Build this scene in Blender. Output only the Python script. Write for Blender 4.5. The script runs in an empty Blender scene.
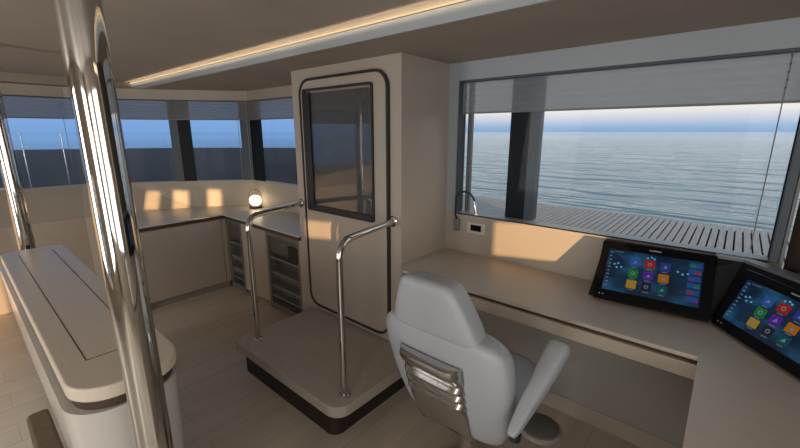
import bpy, bmesh, math, random
from mathutils import Vector as V, Matrix, noise
random.seed(3)
SC = bpy.context.scene
COL = SC.collection
# ------------------------------------------------------------------ camera
FPX = 387.0
cam = bpy.data.cameras.new('camera')
cam.sensor_fit = 'HORIZONTAL'; cam.sensor_width = 36; cam.lens = FPX/800*36
cam.clip_start = 0.02; cam.clip_end = 20000
co = bpy.data.objects.new('camera', cam); COL.objects.link(co)
co.location = (0, 0, 1.6)
co.rotation_euler = (math.pi/2-math.atan(92/FPX), 0, math.radians(40.8))
SC.camera = co
# ------------------------------------------------------------------ exposure
vs = SC.view_settings
vs.view_transform = 'Standard'; vs.look = 'None'; vs.gamma = 1; vs.use_curve_mapping = False
vs.exposure = 0.0
# ------------------------------------------------------------------ sun
SUN_DIR = V((-.79, .61, -.087)).normalized()          # travel direction of the light
sun = bpy.data.lights.new('sun', 'SUN'); sun.energy = 6.3; sun.color = (1, .62, .30); sun.angle = math.radians(.5)
so = bpy.data.objects.new('sun', sun); COL.objects.link(so)
so.rotation_euler = SUN_DIR.to_track_quat('-Z', 'Y').to_euler(); so.location = (8, -7, 3)
# ------------------------------------------------------------------ soft fill lamps added behind the camera, standing in for daylight
def area(name, loc, rot, sx_, sy_, e, c):
    l = bpy.data.lights.new(name, 'AREA'); l.shape = 'RECTANGLE'; l.size = sx_; l.size_y = sy_; l.energy = e; l.color = c
    o = bpy.data.objects.new(name, l); COL.objects.link(o); o.location = loc; o.rotation_euler = rot
for ax, aw in ((-2.6, .95), (.5, .95)):
    area('aft_fill', (ax, -2.47, 1.2), (math.radians(98), 0, 0), aw, 1.5, 29, (.98, .985, .96))
area('starboard_fill', (1.48, -1.55, 1.3), (math.radians(95), 0, math.radians(90)), 1.0, 1.2, 11, (.98, .985, .96))
area('starboard_fill', (1.48, -.1, 1.3), (math.radians(95), 0, math.radians(90)), 1.0, 1.2, 11, (.98, .985, .96))
# ------------------------------------------------------------------ sky
w = bpy.data.worlds.new('dusk_sky'); SC.world = w; w.use_nodes = True
nt = w.node_tree; nt.nodes.clear()
def N(t, tree=None, **k):
    n = (tree or nt).nodes.new(t)
    for a, b in k.items(): setattr(n, a, b)
    return n
def ramp(tree, pts):
    r = tree.nodes.new('ShaderNodeValToRGB'); e = r.color_ramp.elements
    while len(e) > 1: e.remove(e[-1])
    e[0].position = pts[0][0]; e[0].color = (*pts[0][1], 1)
    for p, c in pts[1:]:
        x = e.new(p); x.color = (*c, 1)
    return r
tc = N('ShaderNodeTexCoord'); sx = N('ShaderNodeSeparateXYZ')
nt.links.new(tc.outputs['Generated'], sx.inputs[0])
def rampz(pts):
    r = ramp(nt, pts); nt.links.new(sx.outputs['Z'], r.inputs[0]); return r
ra = rampz([(0, (.26, .43, .66)), (.012, (.34, .50, .71)), (.026, (.60, .64, .77)), (.046, (.90, .87, .82)), (.12, (.94, .94, .88)), (.3, (.70, .80, .82)), (1, (.34, .50, .68))])
rb = rampz([(0, (.30, .48, .76)), (.02, (.33, .51, .79)), (.06, (.38, .57, .84)), (.14, (.24, .40, .64)), (1, (.19, .33, .56))])
rc = rampz([(0, (2.4, 1.35, .75)), (.1, (2.5, 1.75, 1.15)), (.3, (1.5, 1.35, 1.15)), (1, (.4, .5, .68))])
def sstep(val, a, b):
    m = N('ShaderNodeMapRange', interpolation_type='SMOOTHSTEP'); m.inputs['From Min'].default_value = a; m.inputs['From Max'].default_value = b
    nt.links.new(val, m.inputs['Value']); return m.outputs[0]
dl = N('ShaderNodeVectorMath', operation='DOT_PRODUCT'); dl.inputs[1].default_value = (-1, 0, 0); nt.links.new(tc.outputs['Generated'], dl.inputs[0])
ds = N('ShaderNodeVectorMath', operation='DOT_PRODUCT'); ds.inputs[1].default_value = (.79, -.61, .08); nt.links.new(tc.outputs['Generated'], ds.inputs[0])
def mixc(f, a, b):
    m = N('ShaderNodeMix', data_type='RGBA'); nt.links.new(f, m.inputs[0]); nt.links.new(a, m.inputs[6]); nt.links.new(b, m.inputs[7]); return m.outputs[2]
c1 = mixc(sstep(dl.outputs['Value'], .5, .85), ra.outputs[0], rb.outputs[0])
c2 = mixc(sstep(ds.outputs['Value'], -.1, .9), c1, rc.outputs[0])
bg = N('ShaderNodeBackground'); bg.inputs[1].default_value = 1.0; nt.links.new(c2, bg.inputs[0])
wo = N('ShaderNodeOutputWorld'); nt.links.new(bg.outputs[0], wo.inputs[0])

# ------------------------------------------------------------------ materials
def mat(name, col, rough=.5, metal=0, spec=.5, coat=0):
    m = bpy.data.materials.new(name); m.use_nodes = True
    b = m.node_tree.nodes['Principled BSDF']
    b.inputs['Base Color'].default_value = (*col, 1); b.inputs['Roughness'].default_value = rough
    b.inputs['Metallic'].default_value = metal; b.inputs['Specular IOR Level'].default_value = spec
    b.inputs['Coat Weight'].default_value = coat
    return m
def grainy(name, c0, c1, scale=(1, 1, 1), rough=.5, bump=.0, nscale=1.0, spec=.5, detail=6):
    m = mat(name, c0, rough, spec=spec); t = m.node_tree; b = t.nodes['Principled BSDF']
    tcn = t.nodes.new('ShaderNodeTexCoord'); mp = t.nodes.new('ShaderNodeMapping'); mp.inputs['Scale'].default_value = scale
    n = t.nodes.new('ShaderNodeTexNoise'); n.inputs['Scale'].default_value = nscale; n.inputs['Detail'].default_value = detail
    r = ramp(t, [(.3, c0), (.7, c1)])
    t.links.new(tcn.outputs['Object'], mp.inputs[0]); t.links.new(mp.outputs[0], n.inputs[0]); t.links.new(n.outputs[0], r.inputs[0]); t.links.new(r.outputs[0], b.inputs['Base Color'])
    if bump:
        bp = t.nodes.new('ShaderNodeBump'); bp.inputs['Distance'].default_value = bump; bp.inputs['Strength'].default_value = .6
        t.links.new(n.outputs[0], bp.inputs['Height']); t.links.new(bp.outputs[0], b.inputs['Normal'])
    return m
M = {}
M['wall'] = grainy('beige_wall_veneer', (.44, .385, .32), (.46, .405, .34), (6, 6, 60), .5)
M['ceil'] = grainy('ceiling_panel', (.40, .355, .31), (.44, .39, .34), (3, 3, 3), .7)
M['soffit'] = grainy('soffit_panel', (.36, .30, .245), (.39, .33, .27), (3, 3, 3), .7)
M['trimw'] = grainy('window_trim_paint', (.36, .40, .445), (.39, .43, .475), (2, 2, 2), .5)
M['desk'] = grainy('oak_laminate', (.54, .46, .38), (.59, .505, .42), (8, 120, 60), .38)
M['deskr'] = grainy('oak_laminate_cross', (.44, .37, .30), (.56, .48, .40), (120, 8, 60), .38)
M['cabg'] = grainy('grey_knee_panel', (.40, .38, .36), (.42, .40, .38), (70, 70, 6), .5)
M['cab'] = grainy('cabinet_veneer', (.46, .40, .34), (.48, .42, .36), (70, 70, 6), .4)
M['door'] = grainy('door_panel_veneer', (.44, .385, .33), (.46, .405, .35), (60, 60, 5), .35)
M['counter'] = grainy('counter_stone', (.60, .54, .47), (.66, .60, .52), (4, 4, 4), .3, nscale=3)
M['island'] = grainy('island_top_laminate', (.70, .61, .50), (.73, .635, .525), (8, 80, 8), .35)
M['islandb'] = mat('island_body_paint', (.60, .57, .53), .25, coat=.3)
M['step'] = grainy('step_carpet', (.40, .35, .295), (.46, .40, .34), (40, 40, 40), .75)
M['plinth'] = mat('beige_plinth', (.30, .27, .235), .5)
M['brown'] = mat('dark_brown_reveal', (.065, .04, .027), .5)
M['dark'] = mat('black_rubber', (.022, .022, .024), .55)
M['kick'] = mat('dark_plinth', (.022, .015, .012), .6)
M['chrome'] = mat('polished_steel', (.62, .605, .585), .045, 1)
M['steel'] = mat('brushed_steel', (.55, .54, .53), .24, 1)
M['grey'] = mat('grey_unit_frame', (.17, .162, .152), .4)
M['shelf'] = mat('grey_shelf', (.22, .21, .20), .5)
M['lgrey'] = mat('pale_grey_shelf', (.36, .34, .32), .4)
M['doorbacking'] = mat('grey_glass_backing', (.105, .11, .115), .6)  # tone of the sheet added behind the door glass
M['unitglass'] = mat('smoked_front', (.10, .096, .092), .3)
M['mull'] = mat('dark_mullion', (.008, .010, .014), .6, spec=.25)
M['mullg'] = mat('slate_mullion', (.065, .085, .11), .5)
M['deck'] = grainy('grey_teak', (.24, .245, .25), (.33, .33, .335), (60, 4, 30), .7)
M['bul'] = grainy('dark_bulwark', (.075, .085, .105), (.10, .11, .135), (1, 1, 3), .5)
M['bezel'] = mat('gloss_black_bezel', (.004, .004, .005), .25, spec=.2)
M['console'] = mat('charcoal_console', (.014, .015, .018), .55, spec=.25)
M['ledge'] = mat('grey_ledge', (.20, .20, .205), .45)
M['white'] = mat('white_plastic', (.62, .60, .57), .4)
M['stool'] = grainy('brown_upholstery', (.11, .078, .05), (.14, .10, .065), (30, 30, 30), .8)
M['darkwood'] = mat('dark_brown_panel', (.06, .045, .036), .45)
# leather
M['leather'] = grainy('white_leather', (.385, .405, .44), (.425, .445, .48), (1, 1, 1), .42, bump=.0006, nscale=260, detail=2)
# floor planks
def floor_mat():
    m = mat('oak_plank_floor', (.4, .33, .27), .32); t = m.node_tree; b = t.nodes['Principled BSDF']
    tcn = t.nodes.new('ShaderNodeTexCoord'); mp = t.nodes.new('ShaderNodeMapping'); mp.inputs['Rotation'].default_value = (0, 0, math.pi/2)
    br = t.nodes.new('ShaderNodeTexBrick'); br.inputs['Scale'].default_value = 1; br.inputs['Brick Width'].default_value = 1.3; br.inputs['Row Height'].default_value = .19
    br.inputs['Mortar Size'].default_value = .002; br.inputs['Color1'].default_value = (.58, .51, .42, 1); br.inputs['Color2'].default_value = (.63, .555, .46, 1); br.inputs['Mortar'].default_value = (.44, .38, .31, 1)
    n = t.nodes.new('ShaderNodeTexNoise'); n.inputs['Detail'].default_value = 8; n.inputs['Scale'].default_value = 1
    mp2 = t.nodes.new('ShaderNodeMapping'); mp2.inputs['Scale'].default_value = (16, 2, 1)
    r = ramp(t, [(.3, (.90, .89, .88)), (.7, (1.06, 1.05, 1.04))])
    mx = t.nodes.new('ShaderNodeMix'); mx.data_type = 'RGBA'; mx.blend_type = 'MULTIPLY'; mx.inputs[0].default_value = 1
    L = t.links.new
    L(tcn.outputs['Object'], mp.inputs[0]); L(mp.outputs[0], br.inputs[0]); L(tcn.outputs['Object'], mp2.inputs[0]); L(mp2.outputs[0], n.inputs[0]); L(n.outputs[0], r.inputs[0])
    L(br.outputs[0], mx.inputs[6]); L(r.outputs[0], mx.inputs[7]); L(mx.outputs[2], b.inputs['Base Color'])
    return m
M['floor'] = floor_mat()
def sea_mat():
    m = mat('sea_water', (.065, .145, .19), .14); t = m.node_tree; b = t.nodes['Principled BSDF']; b.inputs['IOR'].default_value = 1.33
    L = t.links.new; tcn = t.nodes.new('ShaderNodeTexCoord')
    prev = None
    # the waves are strongest round the hull and calm down with the distance from it
    ln = t.nodes.new('ShaderNodeVectorMath'); ln.operation = 'LENGTH'; L(tcn.outputs['Object'], ln.inputs[0])
    calm = t.nodes.new('ShaderNodeMapRange'); calm.inputs['From Min'].default_value = 20; calm.inputs['From Max'].default_value = 260; calm.inputs['To Min'].default_value = 1; calm.inputs['To Max'].default_value = .4
    L(ln.outputs['Value'], calm.inputs['Value'])
    cr = t.nodes.new('ShaderNodeMath'); cr.operation = 'MULTIPLY'; cr.inputs[1].default_value = .13; L(calm.outputs[0], cr.inputs[0]); L(cr.outputs[0], b.inputs['Roughness'])
    for sc, st, dist in (((.09, .40, 1), 1.0, 1.1), ((.5, 1.7, 1), 1.0, .07)):
        mp = t.nodes.new('ShaderNodeMapping'); mp.inputs['Scale'].default_value = sc; mp.inputs['Rotation'].default_value = (0, 0, -.35)
        n = t.nodes.new('ShaderNodeTexNoise'); n.inputs['Scale'].default_value = 1; n.inputs['Detail'].default_value = 3
        bp = t.nodes.new('ShaderNodeBump'); bp.inputs['Distance'].default_value = dist; bp.inputs['Strength'].default_value = st
        L(tcn.outputs['Object'], mp.inputs[0]); L(mp.outputs[0], n.inputs[0]); L(n.outputs[0], bp.inputs['Height']); L(calm.outputs[0], bp.inputs['Strength'])
        if prev: L(prev.outputs[0], bp.inputs['Normal'])
        prev = bp
    L(prev.outputs[0], b.inputs['Normal'])
    return m
M['sea'] = sea_mat()
def glass_mat(name, tint, refl):
    m = bpy.data.materials.new(name); m.use_nodes = True; t = m.node_tree; t.nodes.clear(); L = t.links.new
    tr = t.nodes.new('ShaderNodeBsdfTransparent'); tr.inputs[0].default_value = (*tint, 1)
    g = t.nodes.new('ShaderNodeBsdfGlossy'); g.inputs['Roughness'].default_value = .01
    fr = t.nodes.new('ShaderNodeFresnel'); ge = t.nodes.new('ShaderNodeNewGeometry')
    io = t.nodes.new('ShaderNodeMapRange'); io.inputs['To Min'].default_value = 1.45; io.inputs['To Max'].default_value = 1/1.45     # same reflectance on both faces of the pane
    L(ge.outputs['Backfacing'], io.inputs['Value']); L(io.outputs[0], fr.inputs[0])
    ml = t.nodes.new('ShaderNodeMath'); ml.operation = 'MULTIPLY'; ml.inputs[1].default_value = refl; ml.use_clamp = True
    mx = t.nodes.new('ShaderNodeMixShader'); o = t.nodes.new('ShaderNodeOutputMaterial')
    L(fr.outputs[0], ml.inputs[0]); L(ml.outputs[0], mx.inputs[0]); L(tr.outputs[0], mx.inputs[1]); L(g.outputs[0], mx.inputs[2]); L(mx.outputs[0], o.inputs[0])
    return m
M['glass'] = glass_mat('clear_window_glass', (.97, .98, .99), .08)
M['glasst'] = glass_mat('tinted_window_glass', (.80, .88, .97), .25)
M['doorglass'] = glass_mat('smoked_door_glass', (.92, .92, .93), 1.2)
def blind_mat(name, col, alpha):
    m = bpy.data.materials.new(name); m.use_nodes = True; t = m.node_tree; t.nodes.clear(); L = t.links.new
    tr = t.nodes.new('ShaderNodeBsdfTransparent'); df = t.nodes.new('ShaderNodeBsdfDiffuse'); tl = t.nodes.new('ShaderNodeBsdfTranslucent')
    df.inputs[0].default_value = (*col, 1); tl.inputs[0].default_value = (*[c*.35 for c in col], 1)
    a = t.nodes.new('ShaderNodeAddShader'); mx = t.nodes.new('ShaderNodeMixShader'); mx.inputs[0].default_value = alpha
    o = t.nodes.new('ShaderNodeOutputMaterial')
    L(df.outputs[0], a.inputs[0]); L(tl.outputs[0], a.inputs[1]); L(tr.outputs[0], mx.inputs[1]); L(a.outputs[0], mx.inputs[2]); L(mx.outputs[0], o.inputs[0])
    return m
M['blind'] = blind_mat('sheer_grey_blind', (.21, .235, .27), .90)
M['blindl'] = blind_mat('pleated_grey_blind', (.20, .20, .215), .9)
def emit(name, col, s):
    m = bpy.data.materials.new(name); m.use_nodes = True; t = m.node_tree; t.nodes.clear()
    e = t.nodes.new('ShaderNodeEmission'); e.inputs[0].default_value = (*col, 1); e.inputs[1].default_value = s
    o = t.nodes.new('ShaderNodeOutputMaterial'); t.links.new(e.outputs[0], o.inputs[0]); return m
M['led'] = emit('warm_led', (1, .72, .40), 1.0)
M['lamp'] = emit('lantern_glow', (1, .80, .50), 5.0)
M['lampd'] = emit('lamp_head_glow', (1, .86, .6), 1.6)

# ------------------------------------------------------------------ mesh helpers
def bm_box(bm, x0, x1, y0, y1, z0, z1, mtx=None):
    vs_ = [bm.verts.new((x, y, z)) for z in (z0, z1) for x, y in ((x0, y0), (x1, y0), (x1, y1), (x0, y1))]
    if mtx:
        for v in vs_: v.co = mtx @ v.co
    for f in ((3, 2, 1, 0), (4, 5, 6, 7), (0, 1, 5, 4), (1, 2, 6, 5), (2, 3, 7, 6), (3, 0, 4, 7)): bm.faces.new([vs_[i] for i in f])
    return vs_
def bm_prism(bm, pts, z0, z1, mtx=None, pts_top=None):
    pt = pts_top or pts
    a = [bm.verts.new((*p, z0)) for p in pts]; b = [bm.verts.new((*p, z1)) for p in pt]
    if mtx:
        for v in a+b: v.co = mtx @ v.co
    n = len(pts); bm.faces.new(a[::-1]); bm.faces.new(b)
    for i in range(n): bm.faces.new((a[i], a[(i+1) % n], b[(i+1) % n], b[i]))
def rrect(x0, x1, y0, y1, r, n=8, rs=None):
    rs = rs or (r,)*4
    out = []
    for k, (cx, cy, a0) in enumerate(((x1, y1, 0), (x0, y1, 90), (x0, y0, 180), (x1, y0, 270))):
        rr = rs[k]; cx += -rr if k in (0, 3) else rr; cy += -rr if k in (0, 1) else rr
        for i in range(n+1):
            a = math.radians(a0+90*i/n); out.append((cx+rr*math.cos(a), cy+rr*math.sin(a)))
    return out
def bm_tube(bm, path, r, seg=20, closed=False, caps=True):
    path = [V(p) for p in path]; n = len(path); rings = []
    rr = r if isinstance(r, (list, tuple)) else [r]*n
    up = None
    for i, p in enumerate(path):
        if closed: t = path[(i+1) % n]-path[i-1]
        else: t = path[min(i+1, n-1)]-path[max(i-1, 0)]
        t.normalize()
        if up is None:
            up = V((0, 0, 1)) if abs(t.z) < .9 else V((1, 0, 0))
            up = (up-t*up.dot(t)).normalized()
        else: up = (up-t*up.dot(t)).normalized()
        s = t.cross(up)
        rings.append([bm.verts.new(p+(up*math.cos(a)+s*math.sin(a))*rr[i]) for a in [2*math.pi*k/seg for k in range(seg)]])
    for i in range(n if closed else n-1):
        A, B = rings[i], rings[(i+1) % n]
        for k in range(seg): bm.faces.new((A[k], A[(k+1) % seg], B[(k+1) % seg], B[k]))
    if caps and not closed:
        bm.faces.new(rings[0][::-1]); bm.faces.new(rings[-1])
def bm_lathe(bm, prof, c, seg=32, axis='Z'):
    rings = []
    for r, h in prof:
        rings.append([bm.verts.new((c[0]+r*math.cos(2*math.pi*k/seg), c[1]+r*math.sin(2*math.pi*k/seg), c[2]+h)) for k in range(seg)])
    for A, B in zip(rings, rings[1:]):
        for k in range(seg): bm.faces.new((A[k], A[(k+1) % seg], B[(k+1) % seg], B[k]))
    bm.faces.new(rings[0][::-1]); bm.faces.new(rings[-1])
def obj(name, bm, m, parent=None, bevel=0, smooth=False, subsurf=0, seg=2, **props):
    if isinstance(bm, list):
        b = bmesh.new()
        for q in bm: bm_box(b, *q)
        bm = b
    bmesh.ops.recalc_face_normals(bm, faces=bm.faces)
    me = bpy.data.meshes.new(name); bm.to_mesh(me); bm.free()
    me.materials.append(M[m] if isinstance(m, str) else m)
    o = bpy.data.objects.new(name, me); COL.objects.link(o)
    if parent:
        o.parent = parent; o.matrix_parent_inverse = Matrix.Translation(-V(parent.location)) if parent.type == 'EMPTY' else Matrix()
    if bevel:
        b = o.modifiers.new('bevel', 'BEVEL'); b.width = bevel; b.segments = seg; b.limit_method = 'ANGLE'; b.angle_limit = math.radians(40)
    if subsurf:
        s = o.modifiers.new('sub', 'SUBSURF'); s.levels = s.render_levels = subsurf
    if smooth or bevel or subsurf:
        for p in me.polygons: p.use_smooth = True
        if not subsurf: me.set_sharp_from_angle(angle=math.radians(40))
    for k, v in props.items(): o[k] = v
    return o
def thing(name, label, cat, loc=(0, 0, 0), group=None, kind=None):
    o = bpy.data.objects.new(name, None); COL.objects.link(o); o.location = loc; o.empty_display_size = .1
    o['label'] = label; o['category'] = cat
    if group: o['group'] = group
    if kind: o['kind'] = kind
    return o
def struct(name, bm, m, **k): return obj(name, bm, m, kind='structure', **k)
def BM(): return bmesh.new()
def boxes(*bs):
    b = BM()
    for q in bs: bm_box(b, *q)
    return b
def wall_boxes(a0, a1, z0, z1, holes):
    """split a rectangle (a,z) into cells, leaving the holes out"""
    xs = sorted({a0, a1, *[h[0] for h in holes], *[h[1] for h in holes]}); out = []
    for xa, xb in zip(xs, xs[1:]):
        z = z0; xm = (xa+xb)/2
        for h in sorted([h for h in holes if h[0] < xm < h[1]], key=lambda h: h[2]):
            if h[2] > z+1e-6: out.append((xa, xb, z, h[2]))
            z = h[3]
        if z < z1-1e-6: out.append((xa, xb, z, z1))
    return out

# ================================================================== THE SETTING
CZ = 2.03    # soffit height
DX0, DX1, DY = -2.56, -1.5, 1.75        # bulkhead carrying the door
WY = 2.24                               # inner face of the window wall
struct('floor', boxes((-5.4, 1.7, -2.7, 2.3, -.06, 0)), 'floor')
struct('ceiling', boxes((-5.4, 1.7, -2.7, 1.42, 2.11, 2.15)), 'ceil')
# dropped soffit along the window side and round the bow
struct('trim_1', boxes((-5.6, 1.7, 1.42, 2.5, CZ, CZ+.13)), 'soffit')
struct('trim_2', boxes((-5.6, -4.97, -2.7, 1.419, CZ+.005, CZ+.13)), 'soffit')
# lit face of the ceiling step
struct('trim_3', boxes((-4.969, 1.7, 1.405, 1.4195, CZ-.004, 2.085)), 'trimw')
# front window wall
fw = BM()
for xa, xb, za, zb in wall_boxes(-1.5, .21, 0, CZ, [(-1.43, .165, 1.06, 1.92)]): bm_box(fw, xa, xb, WY, WY+.09, za, zb)
struct('wall_front', fw, 'wall')
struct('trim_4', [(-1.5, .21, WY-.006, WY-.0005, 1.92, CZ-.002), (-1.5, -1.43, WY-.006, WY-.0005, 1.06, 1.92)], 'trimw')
# bulkhead that carries the door
struct('wall_door', boxes((DX0, DX1, DY, 2.42, 0, CZ-.001)), 'door')
# facet of the wall to the right of the window
def facet(p, q, z0, z1, th, bm):
    p, q = V(p), V(q); t = (q-p).normalized(); n = V((-t.y, t.x))
    bm_prism(bm, [tuple(p), tuple(q), tuple(q+n*th), tuple(p+n*th)], z0, z1)
fb = BM(); facet((.215, 2.235), (.9, 1.20), 0, CZ, .06, fb); struct('wall_right', fb, 'darkwood')
fb = BM(); facet((.9, 1.20), (1.6, 1.20), 0, CZ, .06, fb)
facet((1.6,1.2),(1.6,.72),0,CZ,.06,fb)
# unseen starboard wall, its openings shaped to place the sun patches
for ya, yb, za, zb in wall_boxes(-2.6, .72, 0, 2.11, [(.09, .64, 1.115, 1.34), (-1.45, -1.12, 1.25, 1.385)]): bm_box(fb, 1.6, 1.66, ya, yb, za, zb)
struct('wall_starboard', fb, 'wall')
# unseen aft wall, openings cut so sun patches land on bow wall and cabinet
ab = BM()
holes = [(-4.3, -1.2, .3, 1.26), (.02, .10, 1.36, 1.52), (.34, .62, 1.355, 1.55), (.76, 1.07, 1.36, 1.58), (1.32, 1.62, 1.38, 1.62)]
holes += [(-.3, 1.2, 1.15, 1.215)]
for xa, xb, za, zb in wall_boxes(-4.6, 1.66, 0, 2.11, holes): bm_box(ab, xa, xb, -2.66, -2.6, za, zb)
struct('wall_back', ab, 'wall')
# bow wall: lower panels lean out to the sill, then windows up to the soffit
LB = [(-2.56, 2.26), (-4.12, 2.22), (-4.45, 1.75), (-4.70, 1.17), (-4.84, .80), (-4.84, .25), (-4.7, -.6), (-4.45, -1.7), (-4.45, -2.62)]
LT = [(-2.56, 2.26), (-4.12, 2.24), (-4.60, 1.68), (-4.90, 1.20), (-5.08, .86), (-5.10, .25), (-4.95, -.6), (-4.6, -1.7), (-4.5, -2.62)]
SZ = 1.07; TZ = 1.93
def offs(pts, d):
    out = []
    for i, p in enumerate(pts):
        p = V(p); a = V(pts[max(i-1, 0)]); b = V(pts[min(i+1, len(pts)-1)]); t = (b-a).normalized(); out.append(tuple(p+V((t.y, -t.x))*d))
    return out
def band(bm, lo, z0, hi, z1, d):
    """a thick strip between polyline lo at z0 and hi at z1, thickened outwards by d"""
    lo2, hi2 = offs(lo, d), offs(hi, d)
    r = [[bm.verts.new((*p, z)) for p in ps] for ps, z in ((lo, z0), (hi, z1), (hi2, z1), (lo2, z0))]
    n = len(lo)
    for j in range(4):
        A, B = r[j], r[(j+1) % 4]
        for i in range(n-1): bm.faces.new((A[i], A[i+1], B[i+1], B[i]))
    bm.faces.new([q[0] for q in r]); bm.faces.new([q[-1] for q in r][::-1])
wb = BM(); band(wb, LB, 0, LB, .77, .08); band(wb, LB, .77, LT, SZ, .08)
LTs = [(x, y) for x, y in LT]
band(wb, LT, TZ, LT, CZ, .08)
struct('wall_left', wb, 'wall')

# ------------------------------------------------------------------ outside: sea, deck, bulwark
sb = BM(); bmesh.ops.create_grid(sb, x_segments=1, y_segments=1, size=9000)
for v in sb.verts: v.co.z = -1.7
sea = obj('sea', sb, 'sea'); sea['kind'] = 'structure'
db = BM(); x = -4.0
while x < 3.2:
    bm_box(db, x, x+.041, WY+.10, 4.58, .735, .76); x += .053
for yy in (2.5, 3.5, 4.4): bm_box(db, -4.0, 3.2, yy, yy+.08, .64, .7215)
M['under'] = mat('dark_under_deck', (.02, .022, .025), .9, spec=.1)
deck = obj('side_deck', db, 'deck', label='grey slatted deck outside the wide window above the sea', category='deck', kind='structure')
bb = BM()
BUL = [(-4.05, 4.5), (-5.0, 3.95), (-5.75, 3.45), (-6.35, 2.95), (-6.95, 2.35), (-7.35, 1.6), (-7.7, .95), (-8.0, .2), (-8.0, -2.5)]
band(bb, BUL, -1.6, BUL, 1.35, .12); 
obj('bulwark', bb, 'bul', label='dark blue-grey bulwark outside the bow windows', category='bulwark', kind='structure')
obj('under_deck', [(-3.99, 3.19, WY+.105, 4.5, .722, .7345)], 'under', deck)
fd = BM(); bm_prism(fd, [(-2.5, 2.36), (-2.5, 4.1)] + BUL[1:] + [(-5.3, -2.5), (-5.3, 1.0), (-4.75, 1.9), (-4.2, 2.36)], .55, .6)
obj('fore_deck', fd, 'deck', label='dark foredeck strip between bow windows and bulwark', category='deck', kind='structure')
for px_, py_ in ((-7.66, .95), (-7.4, 1.52)):
    pass
for (a, b_), lab in (((-6.9, .66), 'thin steel railing post outside, farthest left through the bow window'), ((-6.75, 1.03), 'thin steel railing post outside, just left of the big chrome pole')):
    t = BM(); bm_tube(t, [(a, b_, .6), (a, b_, 1.63)], .009, 8)
    obj('railing_post', t, 'steel', smooth=True, label=lab, category='railing post')

# ------------------------------------------------------------------ windows
wn = thing('window_1', 'wide side window over the desk looking onto the sea', 'window', (-.6, WY, 1.06), kind='structure')
obj('pane', [(-1.43, .165, WY+.075, WY+.081, 1.06, 1.92)], 'glass', wn)
obj('frame', [(-1.43, -1.418, WY+.002, WY+.07, 1.06, 1.92), (-1.418, .165, WY+.002, WY+.07, 1.908, 1.92)], 'mullg', wn)
obj('frame', [(-1.405, -1.375, WY+.085, WY+.11, 1.06, 1.92)], 'ledge', wn)
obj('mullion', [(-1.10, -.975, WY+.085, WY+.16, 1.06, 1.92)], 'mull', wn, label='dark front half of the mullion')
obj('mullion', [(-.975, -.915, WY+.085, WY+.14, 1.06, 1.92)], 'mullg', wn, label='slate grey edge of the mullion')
obj('sill', [(-1.43, .165, WY+.0, WY+.072, 1.052, 1.0605)], 'trimw', wn)
pr = obj('corner_post', [(.165, .1955, WY-.03, WY+.09, 1.06, 1.92)], 'mullg', wn, bevel=.003)
obj('corner_post_edge', [(.196, .206, WY-.036, WY-.02, 1.06, 1.92)], 'shelf', wn)
def bow_window(name, lab, pts, m):
    c = pts[0]
    t = thing(name, lab, 'window', (c[0], c[1], SZ), kind='structure')
    b = BM(); o2 = offs(pts, .04); band(b, o2, SZ, o2, TZ, .006); obj('pane', b, m, t)
    b = BM(); o3 = offs(pts, .0); band(b, o3, TZ-.012, o3, TZ+.0, .05); obj('frame', b, 'mullg', t)
    return t
w2 = bow_window('window_2', 'bow window beside the white door', LT[0:2], 'glasst')
w3 = bow_window('window_3', 'bow window between the two dark mullions', LT[1:3], 'glasst')
w4 = bow_window('window_4', 'long bow window behind the chrome pole', LT[2:8], 'glasst')
def mull_at(p, q, w0, w1, parent, m, d0=.045, d1=.12):
    p, q = V(p), V(q); t = (q-p).normalized(); n = V((t.y, -t.x))
    a, b_ = p+t*w0, p+t*w1
    b = BM(); bm_prism(b, [tuple(a+n*d0), tuple(b_+n*d0), tuple(b_+n*d1), tuple(a+n*d1)], SZ, TZ); return obj('mullion', b, m, parent)
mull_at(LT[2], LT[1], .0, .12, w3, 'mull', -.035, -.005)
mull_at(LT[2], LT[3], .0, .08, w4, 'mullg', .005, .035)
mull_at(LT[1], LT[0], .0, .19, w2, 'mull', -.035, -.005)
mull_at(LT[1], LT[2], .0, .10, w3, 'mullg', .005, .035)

# ------------------------------------------------------------------ blinds and cords
def blind(name, lab, pts, z0, z1, m, d, pleats, parent=None, group=None):
    t = thing(name, lab, 'blind', (*pts[0], z1), group=group)
    b = BM(); n = pleats*2
    prof = [(d-(.004 if i % 2 else 0), z1-(z1-z0)*i/n) for i in range(n+1)]
    rows = [[b.verts.new((*p, z)) for p in offs(pts, dd)] for dd, z in prof]
    for A, B in zip(rows, rows[1:]):
        for i in range(len(A)-1): b.faces.new((A[i], A[i+1], B[i+1], B[i]))
    obj('fabric', b, m, t)
    b = BM(); o = offs(pts, d-.008); band(b, o, z0-.006, o, z0+.004, .014); obj('bottom_rail', b, 'grey' if m == 'blindl' else 'ledge', t)
    return t
blind('window_blind', 'wide sheer grey blind half lowered over the side window above the desk', [(.16, WY+.03), (-1.415, WY+.03)], 1.72, 1.907, 'blind', .0, 5)
G = 'pleated blinds on the bow windows'
blind('window_blind', 'short pleated blind on the bow window right beside the white door', [(-2.57, 2.262), (-4.10, 2.242)], 1.73, 1.92, 'blindl', -.025, 7, group=G)
blind('window_blind', 'pleated blind on the bow window between the two dark mullions', LT[1:3], 1.73, 1.92, 'blindl', -.025, 7, group=G)
blind('window_blind', 'longest pleated blind, on the bow window behind the chrome poles', LT[2:8], 1.73, 1.92, 'blindl', -.025, 7, group=G)
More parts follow.
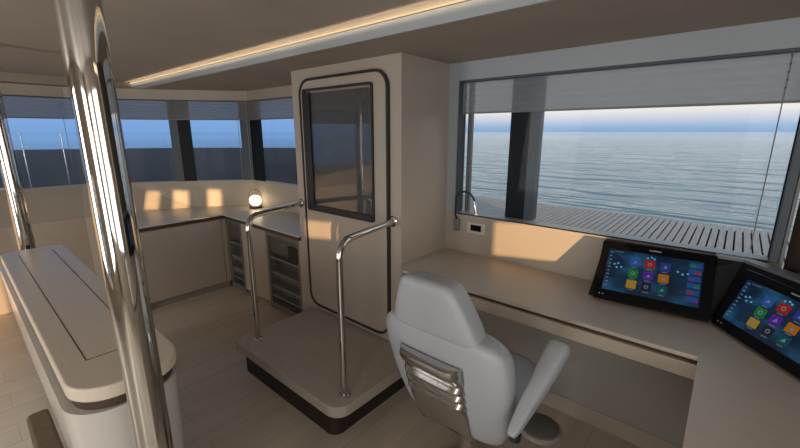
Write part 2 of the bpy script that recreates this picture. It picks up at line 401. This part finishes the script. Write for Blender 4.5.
def cord(lab, x, y, z0, z1, beads=False, m='steel'):
    t = BM(); bm_tube(t, [(x, y, z0), (x, y, z1)], .0022, 6)
    o = obj('blind_cord', t, m, smooth=True, label=lab, category='blind cord')
    if beads:
        b = BM(); z = z1-.02
        while z > 1.74:
            bm_lathe(b, [(.001, -.006), (.005, 0), (.001, .006)], (x, y, z), 8); z -= .03
        obj('beads', b, 'grey', o, smooth=True)
cord('thin beaded blind cord near the right end of the wide window', .10, WY-.02, 1.10, 1.91, True, 'ledge')
cord('thin blind cord near the left end of the wide window', -1.365, WY-.012, 1.10, 1.90, False, 'ledge')
cord('pale blind cord left of the corner mullion of the bow windows', -4.10, 2.10, 1.06, 1.92, False, 'lgrey')
cord('pale blind cord in front of the corner mullion of the bow windows', -4.02, 2.16, 1.06, 1.92, False, 'lgrey')
cord('dark blind cord just left of the large chrome pole', -4.95, .80, 1.30, 1.92, False, 'grey')

# ------------------------------------------------------------------ ceiling light
led = thing('cove_light', 'warm light strip running along the step in the ceiling', 'light strip', (-1.6, 1.40, 2.09))
obj('light_strip', [(-4.95, 1.6, 1.392, 1.399, 2.088, 2.094)], 'led', led)
for lx_ in (-3.3, 0.0):      # the strip's own light, washing the step and the ceiling
    area('cove_light_glow', (lx_, 1.372, 2.082), (math.radians(140), 0, 0), 3.3, .012, .75, (1, .74, .45))
obj('channel', [(-4.95, 1.6, 1.392, 1.404, 2.0945, 2.1095)], 'ceil', led)

# ------------------------------------------------------------------ door
dr = thing('door_1', 'pale cabin door with smoked window and black rounded seal', 'door', (-2.03, DY, .22), kind='structure')
MX = Matrix(((1, 0, 0, 0), (0, 0, -1, DY), (0, 1, 0, 0), (0, 0, 0, 1)))   # (x, z, out) -> world, out = towards -Y
def ring(bm, outer, inner, z0, z1, mtx):
    a = [[bm.verts.new(mtx @ V((*p, z))) for p in ps] for ps, z in ((outer, z0), (outer, z1), (inner, z1), (inner, z0))]
    n = len(outer)
    for j in range(4):
        A, B = a[j], a[(j+1) % 4]
        for i in range(n): bm.faces.new((A[i], A[(i+1) % n], B[(i+1) % n], B[i]))
b = BM(); ring(b, rrect(-2.4355, -1.6045, .2705, 1.9455, .0935), rrect(-2.36, -1.735, 1.055, 1.865, .02), .0005, .016, MX); obj('door_leaf', b, 'door', dr)
b = BM(); ring(b, rrect(-2.452, -1.588, .254, 1.962, .11), rrect(-2.437, -1.603, .269, 1.947, .095), .0005, .022, MX); obj('door_seal', b, 'dark', dr)
b = BM(); ring(b, rrect(-2.408, -1.708, 1.03, 1.892, .02), rrect(-2.378, -1.722, 1.045, 1.876, .012), .0165, .028, MX); obj('window_surround', b, 'dark', dr)
b = BM(); bm_prism(b, rrect(-2.378, -1.72, 1.043, 1.877, .01), .0165, .020, MX); obj('door_glass', b, 'doorglass', dr)
b = BM(); bm_prism(b, rrect(-2.3585, -1.7365, 1.0565, 1.8635, .02), .0008, .004, MX); obj('glass_backing', b, 'doorbacking', dr)  # added grey sheet, stands in for the grey background seen in the glass
b = BM(); bm_box(b, -2.377, -2.33, 1.05, 1.87, .0205, .0275, MX); bm_box(b, -2.325, -1.73, 1.05, 1.075, .0205, .0275, MX); obj('window_gasket', b, 'dark', dr)

# ------------------------------------------------------------------ step
st = thing('boarding_step', 'low platform step with dark plinth in front of the cabin door', 'step', (-1.85, 1.4, 0))
b = BM(); bm_prism(b, rrect(-2.42, -1.34, 1.065, 1.7485, .03, rs=(.004, .004, .03, .09)), .155, .22); obj('step_top', b, 'step', st, bevel=.012, seg=3)
b = BM(); bm_prism(b, rrect(-2.36, -1.41, 1.10, 1.748, .03, rs=(.004, .004, .03, .06)), 0, .154); obj('plinth', b, 'kick', st)

# ------------------------------------------------------------------ handrails
def handrail(lab, bx, ex):
    t = thing('handrail', lab, 'handrail', (bx, 1.18, .22), group='handrails beside the door step')
    zt = 1.075; r = .10; y0 = 1.18
    e = V((ex, DY-.001, 1.06)); c = V((bx, y0, zt)); d = (e-c).normalized()
    p = [V((bx, y0, .222)), V((bx, y0, zt-r))]
    a0 = p[-1]; a1 = c+d*r
    for i in range(1, 11):
        s = i/10; p.append(a0*(1-s)**2+c*2*s*(1-s)+a1*s*s)
    p.append(e-V((0, .003, 0)))
    b = BM(); bm_tube(b, p, .0185, 20); obj('rail', b, 'chrome', t, smooth=True)
    b = BM(); bm_lathe(b, [(.034, 0), (.034, .004), (.028, .009), (.019, .011)], (bx, y0, .2205)); obj('foot_flange', b, 'chrome', t, smooth=True)
    b = BM(); bm_lathe(b, [(.034, .002), (.034, .006), (.028, .011), (.019, .014)], (0, 0, 0))
    for v in b.verts: v.co = V((ex+v.co.x, DY-.0005-v.co.z, 1.06+v.co.y))
    obj('wall_flange', b, 'chrome', t, smooth=True)
handrail('chrome handrail on the left side of the door step', -2.30, -2.53)
handrail('chrome handrail on the right side of the door step, nearer the chair', -1.415, -1.565)

# ------------------------------------------------------------------ poles
for lab, x, y in (('large polished chrome pole in the foreground at the near end of the cabinet', -1.095, .237), ('polished chrome pole at the far left behind the long cabinet', -3.42, .245)):
    t = thing('support_pole', lab, 'pole', (x, y, 0), group='chrome support poles')
    b = BM(); bm_tube(b, [(x, y, .012), (x, y, 2.098)], .042, 128); obj('tube', b, 'chrome', t, smooth=True)
    b = BM(); bm_lathe(b, [(.075, .0005), (.075, .012), (.06, .02), (.0425, .024)], (x, y, 0)); obj('base_flange', b, 'chrome', t, smooth=True)
    b = BM(); bm_lathe(b, [(.0425, -.024), (.06, -.02), (.075, -.012), (.075, -.0015)], (x, y, 2.11)); obj('top_flange', b, 'chrome', t, smooth=True)

# ------------------------------------------------------------------ long cabinet (island)
isl = thing('island_cabinet', 'long low pale cabinet with lift-up lid and rounded ends in the left foreground', 'cabinet', (-2.2, .25, 0))
ix0, ix1, iy0, iy1 = -3.22, -1.25, .105, .395
out = rrect(ix0, ix1, iy0, iy1, .09, 10, rs=(.115, .06, .06, .115))
b = BM(); bm_prism(b, out, .856, .90); obj('top', b, 'island', isl, bevel=.006, seg=3)
b = BM(); bm_prism(b, rrect(ix0+.015, ix1-.016, iy0+.012, iy1-.015, .09, 10, rs=(.105, .055, .055, .105)), .822, .8555); obj('reveal', b, 'brown', isl)
o2 = rrect(ix0, ix1-.006, iy0-.014, iy1-.004, .09, 10, rs=(.12, .06, .06, .12)); o1 = rrect(ix0+.06, ix1-.05, iy0+.05, iy1-.05, .09, 10, rs=(.08, .04, .04, .08))
b = BM()
prev = None
levels = [(.0, .0), (.25, .5), (.55, .85), (.79, 1.0), (.822, 1.0)]
rings = []
for z, s in levels:
    rings.append([b.verts.new((p[0]*(1-s)+q[0]*s, p[1]*(1-s)+q[1]*s, .06+z*(.822-.06)/.822)) for p, q in zip(o1, o2)])
for A, B in zip(rings, rings[1:]):
    for i in range(len(A)): b.faces.new((A[i], A[(i+1) % len(A)], B[(i+1) % len(A)], B[i]))
b.faces.new(rings[0][::-1]); b.faces.new(rings[-1])
obj('body', b, 'islandb', isl, smooth=True)
b = BM(); bm_prism(b, rrect(ix0+.10, ix1-.10, iy0+.08, iy1-.08, .03), 0, .06); obj('plinth', b, 'kick', isl)
# seams of the lift-up lid (narrow dark gaps)
b = BM()
bm_box(b, -3.10, -1.46, .175, .1785, .9002, .9007); bm_box(b, -3.10, -1.46, .325, .3285, .9002, .9007); bm_box(b, -1.46, -1.457, .175, .3285, .9002, .9007)
obj('lid_seam', b, 'brown', isl)
# metal latch visible in the reveal of the near end
sb_ = BM(); bm_prism(sb_, rrect(-2.36, -1.92, .030, .112, .02, rs=(.02, .02, .03, .02)), .0, .30)
ftl = obj('foot_block', sb_, 'stool', bevel=.012, label='narrow brown block at the foot of the long cabinet in the bottom left corner', category='footrest')

# ------------------------------------------------------------------ galley
ct = thing('galley_worktop', 'L-shaped pale worktop with dark brown edge under the bow windows', 'worktop', (-3.6, 2.0, .77))
poly = [(-3.855, .93), (-3.855, 1.725), (-2.5605, 1.725), (-2.5605, 2.255), (-4.105, 2.213), (-4.44, 1.745), (-4.692, 1.165), (-4.78, .93)]
b = BM(); bm_prism(b, poly, .778, .79); obj('top', b, 'counter', ct, bevel=.003)
poly2 = [(-3.857, .935), (-3.857, 1.727), (-2.5605, 1.727), (-2.5605, 2.25), (-4.10, 2.208), (-4.435, 1.74), (-4.685, 1.16), (-4.77, .935)]
b = BM(); bm_prism(b, poly2, .750, .7778); obj('edge_strip', b, 'brown', ct)
cabs = []
def cabinet(lab, x0, x1, y0, y1, face, **k):
    t = thing('base_cabinet', lab, 'cabinet', ((x0+x1)/2, (y0+y1)/2, 0)); return t
t = cabinet('pale flat-fronted galley cabinet at the far end, facing the step', -4.4, -3.86, .93, 1.75, 'x')
obj('body', [(-4.30, -3.885, .96, 1.745, .07, .747)], 'cab', t)
obj('door', [(-3.884, -3.862, .975, 1.70, .075, .742)], 'cab', t, bevel=.002)
obj('end_panel', [(-4.30, -3.862, .932, .958, 0, .747)], 'cab', t, bevel=.002)
obj('plinth', [(-4.28, -3.90, .96, 1.745, 0, .069)], 'plinth', t)
obj('filler', [(-3.884, -3.862, 1.704, 1.748, .075, .742)], 'cab', t)
t = cabinet('pale plain cabinet panel between the two grey wine coolers', -3.56, -3.11, 1.75, 2.2, 'y')
obj('body', [(-3.545, -3.125, 1.775, 2.20, .05, .747)], 'cab', t)
obj('door', [(-3.555, -3.115, 1.752, 1.774, .055, .742)], 'cab', t, bevel=.002)
obj('plinth', [(-3.545, -3.125, 1.785, 2.18, 0, .049)], 'plinth', t)
def cooler(lab, x0, x1, z0, z1, display):
    t = thing('wine_cooler', lab, 'wine cooler', ((x0+x1)/2, 1.9, 0), group='wine coolers under the galley worktop')
    y = 1.752; wd = x1-x0; h = z1-z0; fr = .035
    obj('body', [(x0+.002, x1-.002, y+.075, 2.19, .03, .747)], 'unitglass', t)
    b = BM()
    for xa, xb, za, zb in wall_boxes(x0, x1, z0, z1, [(x0+fr, x1-fr, z0+fr*1.3, z1-fr)]): bm_box(b, xa, xb, y, y+.073, za, zb)
    fo = obj('door_frame', b, 'grey', t)
    obj('drawer_front', [(x0+fr+.001, x1-fr-.001, y+.012, y+.03, z1-fr-.155, z1-fr-.002)], 'unitglass', t)
    obj('handle', [(x0+wd*.42, x0+wd*.60, y+.004, y+.0115, z1-fr-.055, z1-fr-.048)], 'steel', t)
    for k, zz in enumerate((.495, .355, .225, .125)):
        sh = obj('shelf', [(x0+fr+.001, x1-fr-.001, y+.008, y+.07, z0-.02+zz, z0-.02+zz+.016)], 'shelf', t)
        if k in (1, 2):
            b = BM(); n = 11; bm_box(b, x0+fr+.002, x1-fr-.002, y+.0605, y+.066, z0-.02+zz-.02, z0-.02+zz-.001)
            for i in range(n):
                xx = x0+fr+.01+(wd-2*fr-.02)*(i+.5)/n
                bm_box(b, xx-.006, xx+.006, y+.012, y+.0605, z0-.02+zz-.035, z0-.02+zz-.001)
            obj('bottle_rest', b, 'shelf', sh)
    if display: obj('display', [(x1-fr-.125, x1-fr+.010, y-.004, y+.0105, z1-fr-.17, z1-fr-.045)], 'kick', t)
    return t
cooler('grey wine cooler in the corner of the galley, farther from the door', -3.858+.0, -3.56, .02, .742, False)
cooler('grey wine cooler with black display square, beside the white door', -3.11, -2.60, .02, .742, True)
obj('filler_panel', [(-2.599, -2.5605, 1.752, 1.775, 0, .747)], 'cab', label='narrow pale filler strip between wine cooler and door bulkhead', category='panel')

# lantern
lx, ly, lz = -3.93, 2.13, .79
t = thing('lantern', 'small glowing globe lantern with wire handle on the galley worktop', 'lantern', (lx, ly, lz))
b = BM(); bm_lathe(b, [(.064, .001), (.068, .006), (.068, .018), (.06, .024)], (lx, ly, lz), 28); obj('base', b, 'dark', t, smooth=True)
b = BM(); R_ = .062
bm_lathe(b, [(R_*math.sin(a)+.0005, .0245+R_*.93-R_*.93*math.cos(a)) for a in [math.pi*(.16+.84*i/14) for i in range(15)]], (lx, ly, lz), 28); obj('globe', b, 'lamp', t, smooth=True)
b = BM(); path = [(lx-.075*.72, ly-.075*.69, lz+.02)]
ux, uy = .757, .653
path = [(lx-.068*ux, ly-.068*uy, lz+.015), (lx-.068*ux, ly-.068*uy, lz+.13)]
for i in range(1, 12):
    a = math.pi-math.pi*i/12; path.append((lx+.068*ux*math.cos(a), ly+.068*uy*math.cos(a), lz+.13+.072*math.sin(a)))
path += [(lx+.068*ux, ly+.068*uy, lz+.13), (lx+.068*ux, ly+.068*uy, lz+.015)]
bm_tube(b, path, .0042, 8); obj('handle', b, 'grey', t, smooth=True)

# ------------------------------------------------------------------ desk
dk = thing('helm_desk', 'built-in oak desk along the side window, turning toward the camera', 'desk', (-.5, 2.0, 0))
WF = WY-.0005
poly = [(-1.4995, 1.749), (-1.43, 1.68), (0.0, 1.69), (.012, .25), (.88, .25), (.88, 1.215), (.205, 2.228), (.205, WF), (-1.4995, WF)]
b = BM(); bm_prism(b, poly, .772, .79); obj('top', b, 'desk', dk, bevel=.002)
ins = [(-1.4995, 1.755), (-1.43, 1.70), (.015, 1.71), (.03, .27), (.86, .27), (.86, 1.20), (.20, 2.21), (.20, 2.22), (-1.4995, 2.22)]
b = BM(); bm_prism(b, ins, .752, .7718); obj('reveal', b, 'brown', dk)
poly3 = [(-1.4995, 1.755), (-1.43, 1.685), (0.004, 1.695), (.016, .255), (.88, .255), (.88, 1.215), (.205, 2.228), (.205, WF-.002), (-1.4995, WF-.002)]
b = BM(); bm_prism(b, poly3, .69, .7518); obj('apron', b, 'desk', dk, bevel=.002)
obj('back_panel', [(-1.49, .03, 2.108, 2.16, .10, .689)], 'cabg', dk)
obj('kick_ledge', [(-1.49, .03, 2.10, 2.165, 0, .10)], 'cab', dk, bevel=.003)
b = BM(); bm_prism(b, [(.03, 2.16), (.03, .30), (.84, .30), (.84, 1.19), (.22, 2.12), (.19, 2.16)], 0, .689); obj('side_cabinet', b, 'cab', dk)

# console behind the screens
Fp = [(-.475, 2.025), (.017, 2.092), (.275, 1.752), (.73, 1.15)]
Tp = [(-.465, 2.205), (.085, 2.212), (.285, 1.985), (.76, 1.30)]
b = BM()
def lp(a, c, s): return (a[0]*(1-s)+c[0]*s, a[1]*(1-s)+c[1]*s)
f0 = [b.verts.new((*p, .7905)) for p in Fp]; t0 = [b.verts.new((*p, 1.045)) for p in Tp]
Bp = [(-.465, 2.236), (.10, 2.236), (.30, 2.03), (.775, 1.33)]
t1 = [b.verts.new((*p, 1.045)) for p in Bp]; b1 = [b.verts.new((*p, .7905)) for p in Bp]
for A, B in ((f0, t0), (t0, t1), (t1, b1), (b1, f0)):
    for i in range(3): b.faces.new((A[i], A[i+1], B[i+1], B[i]))
b.faces.new((f0[0], t0[0], t1[0], b1[0])); b.faces.new((f0[3], t0[3], t1[3], b1[3]))
cs = obj('instrument_console', b, 'console', label='charcoal angled console in the desk corner behind both screens', category='console')
b = BM(); Lp = [(-.01, 2.200), (.085, 2.200), (.278, 1.975), (.75, 1.29)]; Lq = [(-.01, 2.238), (.11, 2.238), (.32, 2.04), (.79, 1.345)]
a_ = [[b.verts.new((*p, z)) for p in ps] for ps, z in ((Lp, 1.0455), (Lp, 1.058), (Lq, 1.058), (Lq, 1.0455))]
for j in range(4):
    A, B = a_[j], a_[(j+1) % 4]
    for i in range(3): b.faces.new((A[i], A[i+1], B[i+1], B[i]))
b.faces.new([q[0] for q in a_]); b.faces.new([q[-1] for q in a_])
obj('ledge', b, 'ledge', cs)

# ------------------------------------------------------------------ screens
def screen_mat():
    m = bpy.data.materials.new('screen_glow'); m.use_nodes = True; t = m.node_tree; t.nodes.clear(); L = t.links.new
    tcn = t.nodes.new('ShaderNodeTexCoord'); n = t.nodes.new('ShaderNodeTexNoise'); n.inputs['Scale'].default_value = 9; n.inputs['Detail'].default_value = 4
    mp = t.nodes.new('ShaderNodeMapping'); mp.inputs['Scale'].default_value = (1, 1.6, 1)
    r = ramp(t, [(.28, (.003, .008, .022)), (.5, (.006, .030, .070)), (.64, (.012, .080, .16)), (.82, (.05, .2, .34))])
    e = t.nodes.new('ShaderNodeEmission'); e.inputs[1].default_value = .6
    g = t.nodes.new('ShaderNodeBsdfGlossy'); g.inputs['Roughness'].default_value = .08; g.inputs[0].default_value = (.04, .04, .04, 1)
    a = t.nodes.new('ShaderNodeAddShader'); o = t.nodes.new('ShaderNodeOutputMaterial')
    L(tcn.outputs['Object'], mp.inputs[0]); L(mp.outputs[0], n.inputs[0]); L(n.outputs[0], r.inputs[0]); L(r.outputs[0], e.inputs[0]); L(e.outputs[0], a.inputs[0]); L(g.outputs[0], a.inputs[1]); L(a.outputs[0], o.inputs[0])
    return m
M['screen'] = screen_mat()
def c_emit(name, c, s=.27):
    if name not in M: M[name] = emit(name, c, s)
    return name
def monitor(lab, BL, ux, uy, lean, W, H_):
    """BL bottom-left corner, (ux,uy) unit direction along the bottom, lean = horizontal offset of the top / height"""
    u = V((ux, uy, 0)).normalized(); nh = V((-u.y, u.x, 0)); v = (nh*lean+V((0, 0, 1))).normalized(); n = u.cross(v)  # n points to the viewer side
    mt = Matrix.Translation(BL) @ Matrix(((u.x, v.x, n.x, 0), (u.y, v.y, n.y, 0), (u.z, v.z, n.z, 0), (0, 0, 0, 1)))
    t = thing('touch_screen', lab, 'screen', tuple(BL), group='navigation touch screens')
    b = BM(); bm_prism(b, rrect(0, W, 0, H_, .008, 4), 0, .026, mt); obj('bezel', b, 'bezel', t, bevel=.002)
    dx0, dx1, dy0, dy1 = W*.075, W*.905, H_*.16, H_*.86
    b = BM(); bm_box(b, dx0, dx1, dy0, dy1, .0262, .0268)
    me_o = obj('display', b, 'screen', t); 
    # display mesh kept in local axes so that its texture runs along the panel
    me_o.matrix_parent_inverse = Matrix.Translation(-V(BL)); me_o.matrix_basis = mt
    def uvbox(u0, v0, du, dv, z0=.0269, z1=.0272, bm=None):
        cx = dx0+(dx1-dx0)*u0; cy = dy1-(dy1-dy0)*v0; hw = (dx1-dx0)*du/2; hh = (dy1-dy0)*dv/2
        bm_prism(bm, rrect(cx-hw, cx+hw, cy-hh, cy+hh, min(hw, hh)*.18, 3), z0, z1, mt)
    cols = [('tile_sky', (.06, .22, .75)), ('tile_red', (.75, .05, .03)), ('tile_indigo', (.06, .10, .55)), ('tile_green', (.04, .38, .07)), ('tile_purple', (.20, .05, .62)), ('tile_orange', (.85, .32, .02)), ('tile_amber', (.85, .50, .03)), ('tile_grey', (.05, .05, .07)), ('tile_teal', (.02, .17, .20))]
    k = 0
    for rv in (.24, .51, .77):
        for cu in (.31, .47, .63):
            b = BM(); uvbox(cu, rv, .108, .195, bm=b); ti = obj('app_tile', b, c_emit(*cols[k]), t)
            b = BM()
            cx = dx0+(dx1-dx0)*cu; cy = dy1-(dy1-dy0)*rv; s = (dx1-dx0)*.022
            if k in (1, 3, 7, 6):
                ring(b, [(cx+s*math.cos(a), cy+s*math.sin(a)) for a in [i*math.pi/8 for i in range(16)]], [(cx+s*.6*math.cos(a), cy+s*.6*math.sin(a)) for a in [i*math.pi/8 for i in range(16)]], .0273, .0275, mt)
            else:
                bm_prism(b, [(cx-s, cy-s), (cx+s, cy-s*.6), (cx+s*.3, cy+s)], .0273, .0275, mt)
            obj('symbol', b, c_emit('icon_pale', (.22, .27, .36), .5), ti)
            b = BM(); uvbox(cu, rv+.125, .06, .014, bm=b); obj('caption', b, c_emit('icon_pale', (.22, .27, .36), .5), ti)
            k += 1
    for i in range(6):
        vv = .10+i*.15
        b = BM(); uvbox(.925, vv, .125, .115, bm=b); th = obj('thumbnail', b, c_emit('thumb_blue', (.05, .17, .55)), t)
        b = BM(); uvbox(.955 if i % 2 else .90, vv+.02, .05, .06, .0273, .0275, bm=b); obj('patch', b, c_emit(*(('thumb_red', (.7, .06, .04)), ('thumb_violet', (.25, .08, .6)), ('thumb_green', (.05, .42, .12)))[(i+2) % 3]), th)
    b = BM()
    for i in range(10): uvbox(.035, .08+i*.09, .022 if i % 2 else .03, .022, bm=b)
    uvbox(.12, .05, .10, .012, bm=b)
    obj('menu_marks', b, c_emit('icon_pale', (.22, .27, .36), .5), t)
    for cu, cv in ((.09, .36), (.13, .33), (.12, .43), (.17, .41), (.76, .30), (.81, .34), (.86, .31), (.44, .10), (.48, .07), (.51, .10)):
        b = BM(); uvbox(cu, cv, .022, .04, bm=b); obj('map_light', b, c_emit('star_blue', (.15, .5, .8), .5), t)
    b = BM(); bm_box(b, W*.44, W*.545, H_*.915, H_*.935, .0262, .0265, mt); obj('maker_mark', b, 'lgrey', t)
    b = BM()
    for q in (.055, .09): bm_box(b, W*q, W*(q+.012), H_*.07, H_*.09, .0262, .0265, mt)
    obj('status_dots', b, 'lgrey', t)
monitor('wide touch screen of colourful tiles under the side window, the left one', (-.448, 1.995, .7935), .99, .09, .70, .462, .305)
monitor('touch screen of colourful tiles on the right, cut off by the picture edge', (.034, 2.045, .7935), .62, -.78, .42, .48, .265)

# ------------------------------------------------------------------ socket and lamp on the window wall
t = thing('wall_socket', 'pale wall panel with black display under the left end of the window', 'socket', (-1.27, WY, .985))
obj('plate', [(-1.325, -1.185, WY-.008, WY-.0005, .935, 1.010)], 'white', t, bevel=.003)
obj('display', [(-1.297, -1.218, WY-.0105, WY-.0085, .953, .994)], 'bezel', t)
t = thing('reading_lamp', 'black gooseneck reading lamp fixed to the wall left of the panel', 'lamp', (-1.405, WY, .99))
obj('mount', [(-1.425, -1.385, WY-.022, WY-.0005, .935, 1.02)], 'ledge', t, bevel=.003)
y = WY-.035
path = [(-1.405, WY-.015, 1.022), (-1.405, y, 1.05), (-1.402, y, 1.13)]
for i in range(1, 9):
    a = math.pi-math.pi*.93*i/8; path.append((-1.328+.074*math.cos(a), y-.01, 1.145+.066*math.sin(a)*1.1))
b = BM(); bm_tube(b, path, .0065, 10); obj('gooseneck', b, 'dark', t, smooth=True)
e = V(path[-1]); d = V((.016, 0, -.085))
b = BM(); bm_tube(b, [e, e+d*.2, e+d*.3, e+d], [.007, .009, .0095, .0095], 14); obj('lamp_head', b, 'chrome', t, smooth=True)
b = BM(); bm_tube(b, [e+d*1.001, e+d*1.03], .008, 12); obj('bulb', b, 'lampd', t)

# ------------------------------------------------------------------ helm chair
CH = thing('helm_chair', 'white leather helm chair seen from behind, drawn up to the desk', 'chair', (-.74, 1.3, 0))
def loft(levels, seg=28, p=3.2, cap=True):
    """levels: (z, x0, x1, y0, y1) superellipse sections"""
    b = BM(); rings = []
    for z, x0, x1, y0, y1 in levels:
        cx, cy, a, c = (x0+x1)/2, (y0+y1)/2, (x1-x0)/2, (y1-y0)/2; r_ = []
        for k in range(seg):
            th = 2*math.pi*k/seg; cs_, sn = math.cos(th), math.sin(th)
            r_.append(b.verts.new((cx+a*math.copysign(abs(cs_)**(2/p), cs_), cy+c*math.copysign(abs(sn)**(2/p), sn), z)))
        rings.append(r_)
    for A, B in zip(rings, rings[1:]):
        for k in range(seg): b.faces.new((A[k], A[(k+1) % seg], B[(k+1) % seg], B[k]))
    b.faces.new(rings[0][::-1]); b.faces.new(rings[-1])
    return b
def yl(z): return 1.005+(.92-z)*.22
def lv(z, x0, x1, d=.15, sh=0): return (z, x0, x1, yl(z)+sh, yl(z)+sh+d)
obj('backrest', loft([lv(.435, -.84, -.60, .06, .05), lv(.445, -.90, -.525, .10, .03), lv(.48, -.94, -.485, .13, .01), lv(.60, -.975, -.462), lv(.72, -1.0, -.455), lv(.82, -1.005, -.455), lv(.872, -.995, -.463, .145, .003), lv(.905, -.97, -.49, .13, .01), lv(.92, -.92, -.54, .10, .025), lv(.924, -.84, -.60, .05, .05)], 36), 'leather', CH, smooth=True, subsurf=1)
obj('headrest', loft([(.89, -.90, -.58, 1.03, 1.11), (.893, -.925, -.555, 1.018, 1.125), (.92, -.925, -.553, 1.008, 1.128), (1.0, -.900, -.588, .995, 1.115), (1.066, -.878, -.625, .988, 1.103), (1.094, -.865, -.645, .990, 1.095), (1.104, -.84, -.67, 1.005, 1.08), (1.106, -.80, -.71, 1.025, 1.06)], 36, 4.5), 'leather', CH, smooth=True, subsurf=1)
# piping seam down the right edge of the back
b = BM(); pts = []
for i in range(13):
    z = .53+.36*i/12; pts.append((-.461-(.016*((z-.74)/.2)**2), yl(z)+.075, z))
bm_tube(b, pts, .003, 6); obj('seam', b, 'lgrey', CH, smooth=True)
obj('seat', loft([(.475, -.90, -.56, 1.20, 1.52), (.48, -.95, -.50, 1.16, 1.58), (.53, -.965, -.485, 1.14, 1.60), (.585, -.96, -.49, 1.145, 1.60), (.605, -.93, -.52, 1.17, 1.575), (.608, -.85, -.60, 1.25, 1.50)], 32, 4), 'leather', CH, smooth=True, subsurf=1)
# steel plate and louvres on the back
def ycirc(z): return yl(z)-.004
b = BM(); rows = []
prof = [(.800, .012), (.806, -.010), (.804, -.030), (.795, -.044), (.78, -.049), (.765, -.046), (.748, -.030), (.735, -.016), (.72, -.010),
        (.712, -.010), (.700, -.030), (.690, -.030), (.682, -.008), (.674, -.008), (.662, -.028), (.652, -.028), (.644, -.006), (.636, -.006), (.624, -.026), (.614, -.026), (.606, -.004), (.55, -.004), (.50, .0), (.455, .01), (.44, .02)]
for z, o in prof:
    s = max(0, (.62-z)/.2); x0 = -.885+.06*s*s; x1 = -.605-.0*s
    rr = []
    for i in range(15):
        q = i/14; e_ = (2*q-1)**8
        rr.append(b.verts.new((x0+(x1-x0)*q, ycirc(z)+o*(1-e_*.9)+e_*.010, z)))
    rows.append(rr)
for A, B in zip(rows, rows[1:]):
    for i in range(14): b.faces.new((A[i], A[i+1], B[i+1], B[i]))
bk = obj('back_plate', b, 'steel', CH, smooth=True)
sm = bk.modifiers.new('solid', 'SOLIDIFY'); sm.thickness = .004
# armrests
def arm(X, s, name='armrest'):
    b = BM(); seg = 20; rings = []
    A0 = V((X-s*.015, 1.04, .645)) if s > 0 else V((X, 1.17, .66)); A1 = V((X+s*.02, 1.34, .85)) if s > 0 else V((X, 1.46, .85))
    d = (A1-A0).normalized(); side = V((1, 0, 0)); upv = side.cross(d).normalized()
    if upv.z < 0: upv = -upv
    for f_, hw, hh in ((-.02, .008, .006), (0, .017, .012), (.08, .021, .018), (.35, .029, .030), (.65, .036, .036), (.9, .041, .036), (.98, .038, .032), (1.0, .030, .024)):
        c = A0+(A1-A0)*f_; r_ = []
        for k in range(seg):
            th = 2*math.pi*k/seg; cs_, sn = math.cos(th), math.sin(th)
            r_.append(b.verts.new(c+side*hw*math.copysign(abs(cs_)**.6, cs_)+upv*hh*math.copysign(abs(sn)**.6, sn)))
        rings.append(r_)
    for A, B in zip(rings, rings[1:]):
        for k in range(seg): b.faces.new((A[k], A[(k+1) % seg], B[(k+1) % seg], B[k]))
    b.faces.new(rings[0][::-1]); b.faces.new(rings[-1])
    ao = obj(name, b, 'leather', CH, smooth=True, subsurf=1)
    br = BM(); bm_tube(br, [(X-s*.02, A0.y+.05, .645), (X-s*.03, A0.y+.09, .57), (X-s*.08, A0.y+.17, .54)], .014, 10)
    bm_lathe(br, [(.02, -.012), (.02, .012)], (X-s*.02, A0.y+.04, .61), 14)
    obj('arm_bracket', br, 'dark', ao, smooth=True)
arm(-.405, 1)
arm(-.97, -1)
b = BM(); bm_lathe(b, [(.045, .06), (.045, .44), (.09, .455), (.09, .474)], (-.735, 1.33, 0)); obj('pedestal', b, 'steel', CH, smooth=True)
b = BM(); bm_lathe(b, [(.20, .001), (.20, .012), (.17, .028), (.07, .05), (.045, .062)], (-.735, 1.33, 0), 40); obj('base', b, 'steel', CH, smooth=True)
fo = BM(); bm_lathe(fo, [(.07, .272), (.092, .276), (.095, .290), (.088, .296)], (-.50, 1.555, 0), 36); bm_tube(fo, [(-.70, 1.36, .25), (-.55, 1.51, .268)], .016, 12)
fr_ = obj('footrest', fo, 'lgrey', CH, smooth=True)
b = BM(); bm_lathe(b, [(.082, .2965), (.082, .300), (.078, .302)], (-.50, 1.555, 0), 36); obj('footrest_pad', b, 'grey', fr_, smooth=True)
